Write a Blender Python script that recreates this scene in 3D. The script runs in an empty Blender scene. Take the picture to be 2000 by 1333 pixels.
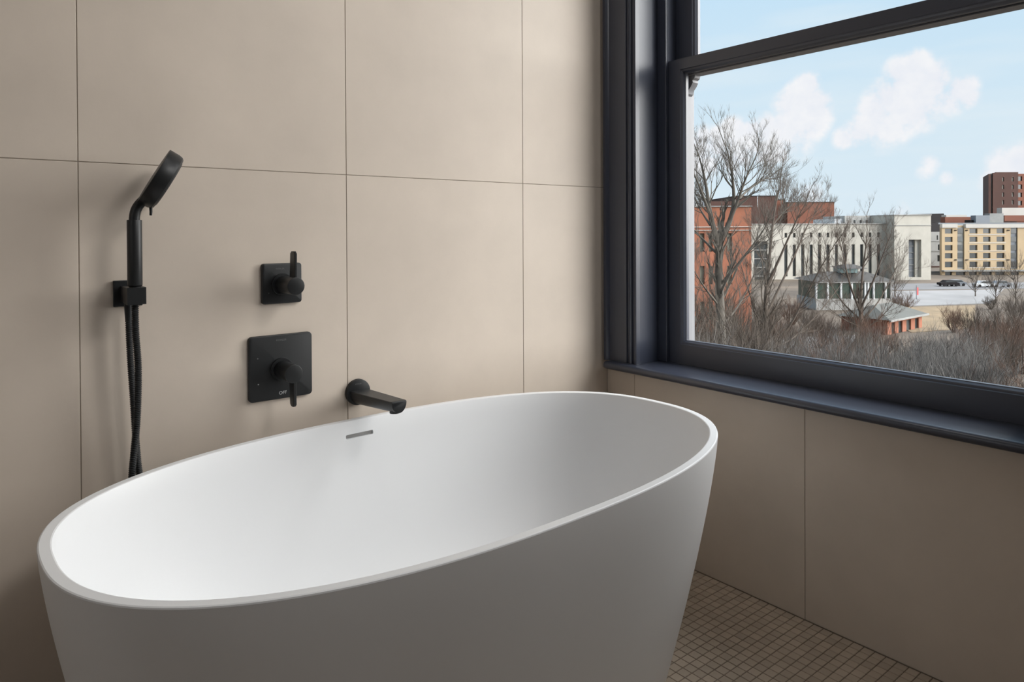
import bpy, bmesh, math, random
from mathutils import Vector, Matrix

scene = bpy.context.scene
col = scene.collection
rnd = random.Random(7)

# ------------------------------------------------------------------ camera
F_PX, YAW, PITCH, ROLL, SHIFT_PX = 1365.04, 0.6784047, -0.0087653, -0.0049176, 204.437
CAM = Vector((-1.82024, -1.72214, 1.07355))
_fwd = Vector((math.cos(PITCH)*math.sin(YAW), math.cos(PITCH)*math.cos(YAW), math.sin(PITCH)))
_r0 = Vector((math.cos(YAW), -math.sin(YAW), 0)); _u0 = _r0.cross(_fwd)
CR = _r0*math.cos(ROLL) + _u0*math.sin(ROLL)
CU = -_r0*math.sin(ROLL) + _u0*math.cos(ROLL)
cd = bpy.data.cameras.new('camera'); cam = bpy.data.objects.new('camera', cd); col.objects.link(cam)
cd.sensor_fit = 'HORIZONTAL'; cd.sensor_width = 36.0; cd.lens = F_PX/2000*36
cd.shift_y = -SHIFT_PX/2000; cd.clip_start = 0.02; cd.clip_end = 3000
M = Matrix((CR, CU, -_fwd)).transposed().to_4x4(); M.translation = CAM
cam.matrix_world = M
scene.camera = cam

# ------------------------------------------------------------------ exposure
vs = scene.view_settings
scene.display_settings.display_device = 'sRGB'
vs.view_transform = 'Standard'; vs.look = 'None'; vs.gamma = 1.0; vs.use_curve_mapping = False
vs.exposure = 0.0
scene.cycles.max_bounces = 6; scene.cycles.diffuse_bounces = 4; scene.cycles.glossy_bounces = 3; scene.cycles.transparent_max_bounces = 10
scene.cycles.caustics_reflective = False; scene.cycles.caustics_refractive = False

def ray(px, py):
    return _fwd + CR*((px-1000)/F_PX) + CU*((666.5-SHIFT_PX-py)/F_PX)

# ------------------------------------------------------------------ world: blue sky, cumulus
SKY_STRENGTH = 1.0
world = bpy.data.worlds.new('sky'); scene.world = world; world.use_nodes = True
wn, wl = world.node_tree.nodes, world.node_tree.links
wn.clear()
def N(t, **k):
    n = wn.new(t)
    for a, b in k.items(): setattr(n, a, b)
    return n
def math_node(op, a=None, b=None, clamp=False, c=None):
    n = N('ShaderNodeMath', operation=op, use_clamp=clamp)
    for i, v in enumerate((a, b, c)):
        if v is None: continue
        if isinstance(v, (int, float)): n.inputs[i].default_value = v
        else: wl.new(v, n.inputs[i])
    return n.outputs[0]
tc = N('ShaderNodeTexCoord'); DIR = tc.outputs['Generated']
sep = N('ShaderNodeSeparateXYZ'); wl.new(DIR, sep.inputs[0])
grad = N('ShaderNodeValToRGB'); wl.new(sep.outputs[2], grad.inputs[0])
els = grad.color_ramp.elements
els[0].position = 0.0; els[0].color = (0.745, 0.862, 0.945, 1)
els[1].position = 0.36; els[1].color = (0.545, 0.775, 0.965, 1)
e = els.new(0.12); e.color = (0.69, 0.84, 0.945, 1)
e = els.new(1.0); e.color = (0.40, 0.64, 0.92, 1)
# billowing detail shared by every cloud
noise = N('ShaderNodeTexNoise'); noise.inputs['Scale'].default_value = 30; noise.inputs['Detail'].default_value = 6
noise.inputs['Roughness'].default_value = 0.60; wl.new(DIR, noise.inputs['Vector'])
warp = math_node('MULTIPLY', math_node('SUBTRACT', noise.outputs['Fac'], 0.5), 2.0)
CLOUDS = [(1577,166,20,1),(1560,192,26,1),(1590,205,30,1),(1545,205,26,.9),(1570,232,36,1),(1535,250,30,.9),(1500,255,26,1),
          (1470,258,22,1),(1435,262,26,1),(1400,280,26,1),(1365,278,26,1),(1440,300,40,.85),(1500,292,40,.8),(1550,275,34,.6),(1370,310,36,.8),
          (1610,225,18,.6),(1760,140,22,1),(1790,132,24,1),(1775,165,36,1),(1820,160,30,1),(1735,190,30,1),(1780,200,44,1),(1875,175,22,1),(1890,190,16,.9),
          (1850,195,24,.8),(1710,215,26,.95),(1700,245,28,.9),(1735,245,34,.75),(1680,258,24,.85),(1650,270,18,.8),(1720,268,30,.5),
          (1815,318,14,.55),(1810,335,16,.5),(1850,350,12,.55),(1590,375,20,.5),(1975,330,30,1),(1950,352,24,.8),(1995,315,24,1),(1760,410,18,.45),
          (1480,330,30,.45),(1530,320,26,.4)]
acc = None
for (cx, cy, cr, cs) in CLOUDS:
    d = ray(cx, cy).normalized()
    vd = N('ShaderNodeVectorMath', operation='DISTANCE'); wl.new(DIR, vd.inputs[0]); vd.inputs[1].default_value = d
    mr_ = N('ShaderNodeMapRange', interpolation_type='SMOOTHSTEP'); wl.new(vd.outputs['Value'], mr_.inputs[0])
    mr_.inputs[1].default_value = cr*0.00066*2.25; mr_.inputs[2].default_value = 0.0; mr_.inputs[4].default_value = cs
    acc = mr_.outputs[0] if acc is None else math_node('MAXIMUM', acc, mr_.outputs[0])
# the same kind of cumulus goes on all round, outside this stretch of sky
big = N('ShaderNodeTexNoise'); big.inputs['Scale'].default_value = 3.2; big.inputs['Detail'].default_value = 3
wl.new(DIR, big.inputs['Vector'])
vdir = ray(1680, 250).normalized()
dt = N('ShaderNodeVectorMath', operation='DISTANCE'); wl.new(DIR, dt.inputs[0]); dt.inputs[1].default_value = vdir
away = N('ShaderNodeMapRange'); away.inputs[1].default_value = 0.42; away.inputs[2].default_value = 0.62; wl.new(dt.outputs['Value'], away.inputs[0])
gen = N('ShaderNodeMapRange'); gen.inputs[1].default_value = 0.52; gen.inputs[2].default_value = 0.66; wl.new(big.outputs['Fac'], gen.inputs[0])
acc = math_node('MAXIMUM', acc, math_node('MULTIPLY', gen.outputs[0], away.outputs[0]))
mask = N('ShaderNodeMapRange', interpolation_type='SMOOTHSTEP'); mask.inputs[1].default_value = 0.16; mask.inputs[2].default_value = 0.74
wl.new(math_node('ADD', acc, math_node('MULTIPLY', warp, math_node('MINIMUM', math_node('MULTIPLY', acc, 1.6), 1.0))), mask.inputs[0])
# thin high streaks
mp = N('ShaderNodeMapping'); mp.inputs['Scale'].default_value = (2.2, 2.2, 16); mp.inputs['Rotation'].default_value = (0.08, 0.05, 0)
wl.new(DIR, mp.inputs['Vector'])
st = N('ShaderNodeTexNoise'); st.inputs['Scale'].default_value = 1.6; st.inputs['Detail'].default_value = 4; wl.new(mp.outputs[0], st.inputs['Vector'])
stm = N('ShaderNodeMapRange'); stm.inputs[1].default_value = 0.48; stm.inputs[2].default_value = 0.75; stm.inputs[4].default_value = 0.38
wl.new(st.outputs['Fac'], stm.inputs[0])
mix1 = N('ShaderNodeMix', data_type='RGBA'); wl.new(stm.outputs[0], mix1.inputs['Factor']); wl.new(grad.outputs[0], mix1.inputs['A'])
mix1.inputs['B'].default_value = (0.86, 0.92, 0.95, 1)
mix2 = N('ShaderNodeMix', data_type='RGBA'); wl.new(math_node('MULTIPLY', mask.outputs[0], 0.93), mix2.inputs['Factor']); wl.new(mix1.outputs['Result'], mix2.inputs['A'])
cshade = N('ShaderNodeMix', data_type='RGBA'); wl.new(math_node('MULTIPLY', math_node('SUBTRACT', noise.outputs['Fac'], 0.35), 3.0, True), cshade.inputs['Factor'])
cshade.inputs['A'].default_value = (0.86, 0.88, 0.945, 1); cshade.inputs['B'].default_value = (0.965, 0.96, 0.98, 1)
wl.new(cshade.outputs['Result'], mix2.inputs['B'])
below = N('ShaderNodeMapRange'); below.inputs[1].default_value = -0.06; below.inputs[2].default_value = -0.01; wl.new(sep.outputs[2], below.inputs[0])
mix3 = N('ShaderNodeMix', data_type='RGBA'); wl.new(below.outputs[0], mix3.inputs['Factor']); mix3.inputs['A'].default_value = (0.22, 0.20, 0.18, 1)
wl.new(mix2.outputs['Result'], mix3.inputs['B'])
bg = N('ShaderNodeBackground'); bg.inputs['Strength'].default_value = SKY_STRENGTH; wl.new(mix3.outputs['Result'], bg.inputs['Color'])
world.cycles.sampling_method = 'MANUAL'; world.cycles.sample_map_resolution = 256
wo = N('ShaderNodeOutputWorld'); wl.new(bg.outputs[0], wo.inputs['Surface'])

# ------------------------------------------------------------------ sun veiled by thin cloud, added indoor fill lights
def light(name, kind, loc=(0,0,0), direction=None, **k):
    l = bpy.data.lights.new(name, kind); o = bpy.data.objects.new(name, l); col.objects.link(o); o.location = loc
    for a, b in k.items(): setattr(l, a, b)
    if direction is not None: o.rotation_euler = Vector(direction).to_track_quat('-Z', 'Y').to_euler()
    return o
light('sun', 'SUN', (20, -20, 20), (-0.56, 0.73, -0.40), energy=16.8, angle=math.radians(105), color=(1.0, 0.98, 0.95))
light('fill_overhead', 'AREA', (-1.05, -0.75, 2.76), (0, 0, -1), energy=3, shape='DISK', size=0.6, color=(1.0, 0.98, 0.95))  # unseen fill added above the tub to lift its inside and rim
light('fill_high_right', 'AREA', (-0.30, -2.1, 2.66), (-0.74, 0.64, -0.48), energy=13.5, spread=math.radians(118), shape='RECTANGLE', size=0.7, size_y=0.5, color=(1.0, 0.985, 0.96))  # unseen fill added high by the right wall for back wall and tub front
light('fill_left', 'AREA', (-3.42, -1.25, 1.75), (1, 0.05, -0.12), energy=3.0, shape='RECTANGLE', size=1.0, size_y=1.3, color=(1.0, 0.98, 0.95))  # soft fill added on the left for tub front and inner right end

# ------------------------------------------------------------------ helpers
class MB:
    def __init__(s): s.v = []; s.f = []
    def add(s, vs_, fs):
        b = len(s.v); s.v += [tuple(x) for x in vs_]; s.f += [tuple(i+b for i in f) for f in fs]; return s
    def box(s, x0, x1, y0, y1, z0, z1):
        x0, x1 = sorted((x0, x1)); y0, y1 = sorted((y0, y1)); z0, z1 = sorted((z0, z1))
        return s.add([(x0,y0,z0),(x1,y0,z0),(x1,y1,z0),(x0,y1,z0),(x0,y0,z1),(x1,y0,z1),(x1,y1,z1),(x0,y1,z1)],
                     [(0,3,2,1),(4,5,6,7),(0,1,5,4),(1,2,6,5),(2,3,7,6),(3,0,4,7)])
    def prism(s, poly, fn, a, b):
        """polygon (u,v) swept from a to b; fn(u,v,t) -> point"""
        n = len(poly)
        vs_ = [fn(u, v, a) for u, v in poly] + [fn(u, v, b) for u, v in poly]
        fs = [tuple(range(n)), tuple(range(2*n-1, n-1, -1))] + [(i, i+n, (i+1) % n + n, (i+1) % n) for i in range(n)]
        return s.add(vs_, fs)
    def tube(s, pts, rads, n=12, cap=True):
        pts = [Vector(p) for p in pts]
        if isinstance(rads, (int, float)): rads = [rads]*len(pts)
        t0 = (pts[1]-pts[0]).normalized()
        ref = Vector((0,0,1)) if abs(t0.z) < 0.9 else Vector((1,0,0))
        u = t0.cross(ref).normalized(); vs_ = []
        for i, p in enumerate(pts):
            t = (pts[min(i+1, len(pts)-1)] - pts[max(i-1, 0)]).normalized()
            u = (u - t*u.dot(t)).normalized(); w = t.cross(u)
            for k in range(n):
                a = 2*math.pi*k/n; vs_.append(p + (u*math.cos(a) + w*math.sin(a))*rads[i])
        fs = []
        for i in range(len(pts)-1):
            for k in range(n): fs.append((i*n+k, i*n+(k+1) % n, (i+1)*n+(k+1) % n, (i+1)*n+k))
        if cap: fs += [tuple(range(n-1, -1, -1)), tuple(range((len(pts)-1)*n, len(pts)*n))]
        return s.add(vs_, fs)
    def rings(s, rings, close_a=True, close_b=True):
        n = len(rings[0]); vs_ = [p for r in rings for p in r]; fs = []
        for i in range(len(rings)-1):
            for k in range(n): fs.append((i*n+k, i*n+(k+1) % n, (i+1)*n+(k+1) % n, (i+1)*n+k))
        if close_a: fs.append(tuple(range(n-1, -1, -1)))
        if close_b: fs.append(tuple(range((len(rings)-1)*n, len(rings)*n)))
        return s.add(vs_, fs)
    def mesh(s, name, mat, smooth=None, bevel=0, seg=2, recalc=True):
        m = bpy.data.meshes.new(name); m.from_pydata(s.v, [], s.f)
        if recalc or bevel:
            bm = bmesh.new(); bm.from_mesh(m)
            bmesh.ops.recalc_face_normals(bm, faces=bm.faces)
            if bevel:
                ed = [e for e in bm.edges if len(e.link_faces) == 2 and e.calc_face_angle(0) > 0.6]
                bmesh.ops.bevel(bm, geom=ed, offset=bevel, segments=seg, profile=0.5, affect='EDGES', clamp_overlap=True)
            bm.to_mesh(m); bm.free()
        if smooth is not None:
            m.polygons.foreach_set('use_smooth', [True]*len(m.polygons)); m.set_sharp_from_angle(angle=math.radians(smooth))
        m.materials.append(mat); m.update(); return m
    def build(s, name, mat, parent=None, smooth=None, bevel=0, seg=2, recalc=True):
        return link(name, s.mesh(name, mat, smooth, bevel, seg, recalc), parent)
def link(name, data, parent=None, loc=None):
    o = bpy.data.objects.new(name, data); col.objects.link(o)
    if parent is not None: o.parent = parent
    if loc is not None: o.location = loc
    return o
def tag(o, label=None, cat=None, group=None, kind=None):
    if label: o['label'] = label
    if cat: o['category'] = cat
    if group: o['group'] = group
    if kind: o['kind'] = kind
    return o
def empty(name, loc=(0,0,0), rz=0.0):
    o = bpy.data.objects.new(name, None); col.objects.link(o); o.location = loc; o.rotation_euler = (0,0,rz)
    o.empty_display_size = 0.1; return o

# ------------------------------------------------------------------ materials (all procedural)
def mat(name, color, rough=0.5, var=0.0, scale=5.0, metallic=0.0, bump=0.0, bscale=80.0, spec=0.5, rand=0.0, detail=5.0, coords='pos', stretch=None):
    m = bpy.data.materials.new(name); m.use_nodes = True
    n, l = m.node_tree.nodes, m.node_tree.links; n.clear()
    out = n.new('ShaderNodeOutputMaterial'); b = n.new('ShaderNodeBsdfPrincipled'); l.new(b.outputs[0], out.inputs[0])
    b.inputs['Roughness'].default_value = rough; b.inputs['Metallic'].default_value = metallic
    b.inputs['Specular IOR Level'].default_value = spec
    g = n.new('ShaderNodeNewGeometry'); vec = g.outputs['Position']
    if stretch:
        mpn = n.new('ShaderNodeMapping'); mpn.inputs['Scale'].default_value = stretch; l.new(vec, mpn.inputs[0]); vec = mpn.outputs[0]
    t = n.new('ShaderNodeTexNoise'); t.inputs['Scale'].default_value = scale; t.inputs['Detail'].default_value = detail; t.inputs['Roughness'].default_value = 0.6
    l.new(vec, t.inputs['Vector'])
    mr = n.new('ShaderNodeMapRange'); mr.inputs[1].default_value = 0.3; mr.inputs[2].default_value = 0.7
    mr.inputs[3].default_value = 1-var; mr.inputs[4].default_value = 1+var; l.new(t.outputs['Fac'], mr.inputs[0])
    fac = mr.outputs[0]
    if rand:
        oi = n.new('ShaderNodeObjectInfo'); ad = n.new('ShaderNodeMath'); ad.operation = 'ADD'
        l.new(oi.outputs['Random'], ad.inputs[0]); l.new(g.outputs['Random Per Island'], ad.inputs[1])
        fr = n.new('ShaderNodeMath'); fr.operation = 'FRACT'; l.new(ad.outputs[0], fr.inputs[0])
        mr2 = n.new('ShaderNodeMapRange'); mr2.inputs[3].default_value = 1-rand; mr2.inputs[4].default_value = 1+rand; l.new(fr.outputs[0], mr2.inputs[0])
        mm = n.new('ShaderNodeMath'); mm.operation = 'MULTIPLY'; l.new(fac, mm.inputs[0]); l.new(mr2.outputs[0], mm.inputs[1]); fac = mm.outputs[0]
    sc = n.new('ShaderNodeVectorMath'); sc.operation = 'SCALE'; sc.inputs[0].default_value = color; l.new(fac, sc.inputs['Scale'])
    l.new(sc.outputs[0], b.inputs['Base Color'])
    if bump:
        t2 = n.new('ShaderNodeTexNoise'); t2.inputs['Scale'].default_value = bscale; t2.inputs['Detail'].default_value = 4; l.new(g.outputs['Position'], t2.inputs['Vector'])
        bp = n.new('ShaderNodeBump'); bp.inputs['Strength'].default_value = bump; bp.inputs['Distance'].default_value = 0.002
        l.new(t2.outputs['Fac'], bp.inputs['Height']); l.new(bp.outputs[0], b.inputs['Normal'])
    return m
def glass_mat(name, tint=(0.99, 0.993, 0.992)):
    m = bpy.data.materials.new(name); m.use_nodes = True
    n, l = m.node_tree.nodes, m.node_tree.links; n.clear()
    out = n.new('ShaderNodeOutputMaterial'); tr = n.new('ShaderNodeBsdfTransparent'); tr.inputs[0].default_value = (*tint, 1)
    gl = n.new('ShaderNodeBsdfGlossy'); gl.inputs['Roughness'].default_value = 0.02
    g = n.new('ShaderNodeNewGeometry'); dp = n.new('ShaderNodeVectorMath'); dp.operation = 'DOT_PRODUCT'
    l.new(g.outputs['Incoming'], dp.inputs[0]); l.new(g.outputs['Normal'], dp.inputs[1])
    def mth(op, a, b):
        q = n.new('ShaderNodeMath'); q.operation = op
        for i, v in enumerate((a, b)):
            if isinstance(v, (int, float)): q.inputs[i].default_value = v
            else: l.new(v, q.inputs[i])
        return q
    k = mth('SUBTRACT', 1.0, mth('ABSOLUTE', dp.outputs['Value'], 0).outputs[0])
    fr = mth('ADD', mth('MULTIPLY', mth('POWER', k.outputs[0], 5.0).outputs[0], 0.9).outputs[0], 0.014)
    mx = n.new('ShaderNodeMixShader'); l.new(fr.outputs[0], mx.inputs[0]); l.new(tr.outputs[0], mx.inputs[1]); l.new(gl.outputs[0], mx.inputs[2])
    l.new(mx.outputs[0], out.inputs[0]); return m

TILE = mat('beige_porcelain', (0.60, 0.52, 0.44), 0.52, var=0.065, scale=3.2, bump=0.05, bscale=140, rand=0.012, detail=8)
GROUT = mat('grout', (0.33, 0.28, 0.23), 0.9, var=0.08, scale=40)
MOSAIC = mat('mosaic_porcelain', (0.42, 0.345, 0.27), 0.42, var=0.05, scale=9, rand=0.09)
MGROUT = mat('mosaic_grout', (0.17, 0.135, 0.105), 0.9, var=0.1, scale=60)
PLASTER = mat('warm_white_plaster', (0.46, 0.46, 0.47), 0.8, var=0.02, scale=3)
TUBM = mat('white_stone_resin', (0.725, 0.733, 0.743), 0.40, var=0.004, scale=6, spec=0.42)
SLOT = mat('brushed_steel', (0.45, 0.45, 0.45), 0.35, metallic=0.9, var=0.05, scale=30)
NAVY = mat('navy_satin_paint', (0.037, 0.044, 0.067), 0.34, var=0.05, scale=4, bump=0.03, bscale=60, spec=0.8)
WHITEP = mat('pale_exterior_paint', (0.20, 0.205, 0.22), 0.5, var=0.03, scale=12)
BLACK = mat('matte_black_metal', (0.015, 0.016, 0.017), 0.40, var=0.06, scale=30, spec=0.36)
BLACKR = mat('matte_black_rubber', (0.016, 0.017, 0.018), 0.5, var=0.06, scale=30, spec=0.4)
PRINT = mat('pale_print', (0.45, 0.45, 0.45), 0.6, var=0.02)
PRINTD = mat('dim_print', (0.13, 0.13, 0.13), 0.6, var=0.02)
GLASS = glass_mat('window_glass')

# ------------------------------------------------------------------ room shell
T = 0.61; JT = 0.0018; CEIL = 2.78; XW, YW = -3.5, -3.7
Z1 = 1.2230
def tile_grid(parent, us, zs, holes, place):
    for a, b in zip(us[:-1], us[1:]):
        for c, d in zip(zs[:-1], zs[1:]):
            rects = [(a, b, c, d)]
            for (h0, h1, h2, h3) in holes:
                new = []
                for (p, q, r, s_) in rects:
                    if q <= h0 or p >= h1 or s_ <= h2 or r >= h3: new.append((p, q, r, s_)); continue
                    if r < h2: new.append((p, q, r, h2))
                    if s_ > h3: new.append((p, q, h3, s_))
                    if p < h0: new.append((p, h0, max(r, h2), min(s_, h3)))
                    if q > h1: new.append((h1, q, max(r, h2), min(s_, h3)))
                rects = new
            for (p, q, r, s_) in rects:
                if q-p < 0.03 or s_-r < 0.03: continue
                place(p+JT/2, q-JT/2, r+JT/2, s_-JT/2)
# back wall (behind the tub): plane y = 0
wb = MB().box(XW, 0.30, 0.0014, 0.16, -0.05, CEIL).build('wall_back', GROUT)
tag(wb, 'beige large-format tiled wall behind the bathtub', 'wall', kind='structure')
us = [XW] + sorted(-0.38677 - k*T for k in range(0, 6) if -0.38677-k*T > XW) + [0.0]
def place_back(a, b, c, d):
    MB().box(a, b, 0.0, 0.0035, c, d).build('tile', TILE, wb, bevel=0.0006, seg=1)
tile_grid(wb, us, [0.0, Z1, Z1+1.22, CEIL], [], place_back)
# right wall (with the windows): plane x = 0
OP = [(-1.313, -0.150, 0.594, 2.52)]     # opening (y0,y1,z0,z1)
wr_mb = MB()
ys = [YW, -1.313, -0.150, 0.004]
for a, b in zip(ys[:-1], ys[1:]):
    hit = [o for o in OP if abs(o[0]-a) < 1e-6]
    if hit:
        wr_mb.box(0.0014, 0.30, a, b, -0.05, hit[0][2]); wr_mb.box(0.0014, 0.30, a, b, hit[0][3], CEIL)
    else: wr_mb.box(0.0014, 0.30, a, b, -0.05, CEIL)
wr = wr_mb.build('wall_right', GROUT); tag(wr, 'beige tiled wall under and around the navy window', 'wall', kind='structure')
vs2 = sorted([0.0] + [-0.12745 - k*T for k in range(0, 6)] + [YW])
vs2 = [v for v in vs2 if v >= YW]
def place_right(a, b, c, d):
    MB().box(0.0, 0.0035, a, b, c, d).build('tile', TILE, wr, bevel=0.0006, seg=1)
tile_grid(wr, vs2, [0.0, Z1, Z1+1.22, CEIL], OP, place_right)
tag(MB().box(XW-0.1, XW, YW-0.1, 0.16, -0.05, CEIL).build('wall_left', PLASTER), 'warm white plastered wall at the far left', 'wall', kind='structure')
tag(MB().box(XW, 0.30, YW-0.1, YW, -0.05, CEIL).build('wall_front', PLASTER), 'warm white plastered wall behind the viewer', 'wall', kind='structure')
tag(MB().box(XW-0.1, 0.30, YW-0.1, 0.16, CEIL, CEIL+0.12).build('ceiling', PLASTER), 'white plastered ceiling of the bathroom', 'ceiling', kind='structure')

# floor: small square mosaic on grout
fl = MB().box(XW-0.1, 0.30, YW-0.1, 0.16, -0.15, -0.0015).build('floor', MGROUT)
tag(fl, 'brown floor of small square mosaic tiles', 'floor', kind='structure')
PIT = 0.0268; HS = 0.01235; YOFF = -0.8439
def proj(p):
    d = Vector(p) - CAM; z = d.dot(_fwd)
    if z <= 0.05: return None
    return 1000 + F_PX*d.dot(CR)/z, 666.5-SHIFT_PX - F_PX*d.dot(CU)/z, z
cells = []
ny0 = int((YW-YOFF)/PIT); 
for i in range(int(-XW/PIT)):
    x = -0.0155 - i*PIT
    for j in range(ny0, int((0-YOFF)/PIT)+1):
        y = YOFF + PIT*(j+0.5)
        if y > -0.004-HS or y < YW+HS: continue
        cells.append((x, y))
vis = []
for k, (x, y) in enumerate(cells):
    q = proj((x, y, 0))
    if q and q[1] < 1345 and q[0] > 1290 and (q[0]-1360) > -(q[1]-1111)*0.262 - 12: vis.append((q[2], k))
vis.sort(); pick = set(k for _, k in vis[:300])
tm = MB().add([(-HS,-HS,-0.004),(HS,-HS,-0.004),(HS,HS,-0.004),(-HS,HS,-0.004),(-HS,-HS,0),(HS,-HS,0),(HS,HS,0),(-HS,HS,0)],
              [(4,5,6,7),(0,1,5,4),(1,2,6,5),(2,3,7,6),(3,0,4,7)]).mesh('mosaic_tile', MOSAIC, bevel=0.0008, seg=1)
rest = MB()
for k, (x, y) in enumerate(cells):
    if k in pick: link('mosaic_tile', tm, fl, (x, y, rnd.uniform(-0.0003, 0.0003)))
    else:
        z = rnd.uniform(-0.0003, 0.0003)
        rest.add([(x-HS,y-HS,-0.003),(x+HS,y-HS,-0.003),(x+HS,y+HS,-0.003),(x-HS,y+HS,-0.003),(x-HS,y-HS,z),(x+HS,y-HS,z),(x+HS,y+HS,z),(x-HS,y+HS,z)],
                 [(4,5,6,7),(0,1,5,4),(1,2,6,5),(2,3,7,6),(3,0,4,7)])
tag(rest.build('mosaic_field', MOSAIC, fl, recalc=False), kind='stuff')

# ------------------------------------------------------------------ window
def make_window():
    w = empty('window_1'); tag(w, 'navy painted double-hung sash window with deep sill', 'window', kind='structure')
    y0, y1 = -0.152, -1.311            # reveal faces
    zs, zh = 0.617, 2.50               # top of stool, underside of head
    # moulded casing profile: (across from outer edge, proud of wall)
    prof = [(0,0.0),(0,0.028),(0.004,0.031),(0.014,0.031),(0.019,0.026),(0.022,0.020),(0.098,0.020),(0.101,0.013),(0.105,0.012),(0.109,0.018),
            (0.114,0.0205),(0.119,0.018),(0.122,0.011),(0.1255,0.010),(0.129,0.0165),(0.134,0.018),(0.139,0.016),(0.141,0.0)]
    MB().prism(prof, lambda u, v, t: (-v, -0.011-u, t), zs, zh+0.141).build('casing', NAVY, w, smooth=28)
    MB().prism(prof, lambda u, v, t: (-v, -1.452+u, t), zs, zh+0.141).build('casing', NAVY, w, smooth=28)
    MB().prism(prof, lambda u, v, t: (-v-0.0005, t, zh+0.141-u), -0.012, -1.451).build('casing', NAVY, w, smooth=28)
    # stool (inner sill) with bullnose and returned ends
    nose = [(0.0, 0.592), (-0.046, 0.592)] + [(-0.046-0.0135*math.sin(a), 0.6045-0.0125*math.cos(a)) for a in [math.pi*k/12 for k in range(1, 12)]] + [(-0.046, 0.617), (0.0, 0.617)]
    mb = MB(); ring = []
    for t, k in ((-0.030,0.75),(-0.034,0.93),(-0.041,1.0),(-1.420,1.0),(-1.427,0.93),(-1.431,0.75)):
        ring.append([(u*k if u < -0.02 else u, t, 0.6045+(v-0.6045)*(0.5+0.5*k)) for u, v in nose])
    mb.rings(ring); mb.box(-0.001, 0.118, y0, y1, 0.592, 0.617)
    mb.build('stool', NAVY, w, smooth=35)
    # reveal boards, head board
    MB().box(-0.001, 0.103, y0, y0+0.02, zs, zh+0.02).build('reveal_board', NAVY, w, bevel=0.001)
    MB().box(-0.001, 0.103, y1, y1-0.02, zs, zh+0.02).build('reveal_board', NAVY, w, bevel=0.001)
    MB().box(-0.001, 0.103, y0, y1, zh, zh+0.02).build('head_board', NAVY, w)
    # pulley stiles: tracks the sashes slide in, with the stop bead proud of the sash face
    a, b = -0.190, -1.273
    for (s, i0, i1) in ((1, y0+0.02, a), (-1, y1-0.02, b)):
        MB().box(0.103, 0.188, i0, i1, zs-0.02, zh+0.02).build('pulley_stile', NAVY, w, bevel=0.0012)
        MB().box(0.094, 0.104, (y0 if s > 0 else y1), i1, zs, zh).build('stop_bead', NAVY, w, bevel=0.003, seg=3)
    MB().box(0.103, 0.188, a, b, zh-0.02, zh+0.02).build('head_track', NAVY, w)
    # outside: white blind stops, sub-sill
    for (p, q) in ((a+0.02, -0.191), (b-0.02, -1.272)):
        MB().box(0.189, 0.25, p, q, zs-0.03, zh+0.02).build('blind_stop', WHITEP, w, bevel=0.002)
    MB().prism([(0.118,0.60),(0.36,0.56),(0.36,0.52),(0.118,0.55)], lambda u, v, t: (u, t, v), -0.15, -1.313).build('outer_sill', WHITEP, w)
    # one sash: stiles, rails with a stuck moulding, pane
    def sash(name, x, ya, yb, za, zb, bot, top, stile, m, white=None):
        th = 0.027; root = None; st = 0.014
        mb = MB()
        def member(fn, a_, b_, width):
            poly = [(0,0),(width-st,0),(width-st+0.002,0.003),(width-st+0.004,0.0035),(width-st+0.008,0.006),(width-0.002,0.013),(width,0.014),(width,th),(0,th)]
            mb.prism(poly, fn, a_, b_)
        member(lambda u, v, t: (x+v, ya-u, t), za, zb, stile)
        member(lambda u, v, t: (x+v, yb+u, t), za, zb, stile)
        member(lambda u, v, t: (x+v-0.0003, t, za+u), ya-stile+st, yb+stile-st, bot)
        member(lambda u, v, t: (x+v-0.0003, t, zb-u), ya-stile+st, yb+stile-st, top)
        root = mb.build(name, m, w, smooth=25)
        MB().box(x+0.0185, x+0.0225, ya-stile+0.004, yb+stile-0.004, za+bot-0.004, zb-top+0.004).build('pane', GLASS, root)
        return root
    lo = sash('lower_sash', 0.107, a-0.001, b+0.001, 0.6175, 1.650, 0.081, 0.050, 0.062, NAVY)
    up = sash('upper_sash', 0.1495, a-0.0005, b+0.0005, 1.602, zh-0.021, 0.050, 0.06, 0.080, NAVY)
    # white-painted outer side of the frame beside and under the meeting rail
    MB().box(0.151, 0.188, a-0.0002, -0.2275, zs, 1.6015).build('jamb_liner', WHITEP, w, bevel=0.001)
    MB().box(0.151, 0.188, b+0.0002, -1.2355, zs, 1.6015).build('jamb_liner', WHITEP, w, bevel=0.001)
    MB().box(0.1475, 0.192, -0.2278, -1.235, 1.5985, 1.6018).build('rail_underside', WHITEP, w)
    horn = [(0,0),(0.036,0),(0.034,-0.010),(0.026,-0.016),(0.027,-0.024),(0.020,-0.036),(0.011,-0.046),(0.007,-0.060),(0.0,-0.066)]
    for (yy, s) in ((-0.2277, -1), (-1.2353, 1)):
        MB().prism(horn, lambda u, v, t, yy=yy, s=s: (t, yy+s*u, 1.5985+v), 0.156, 0.186).build('sash_horn', WHITEP, w, smooth=30)
    return w
win = make_window()

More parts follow.
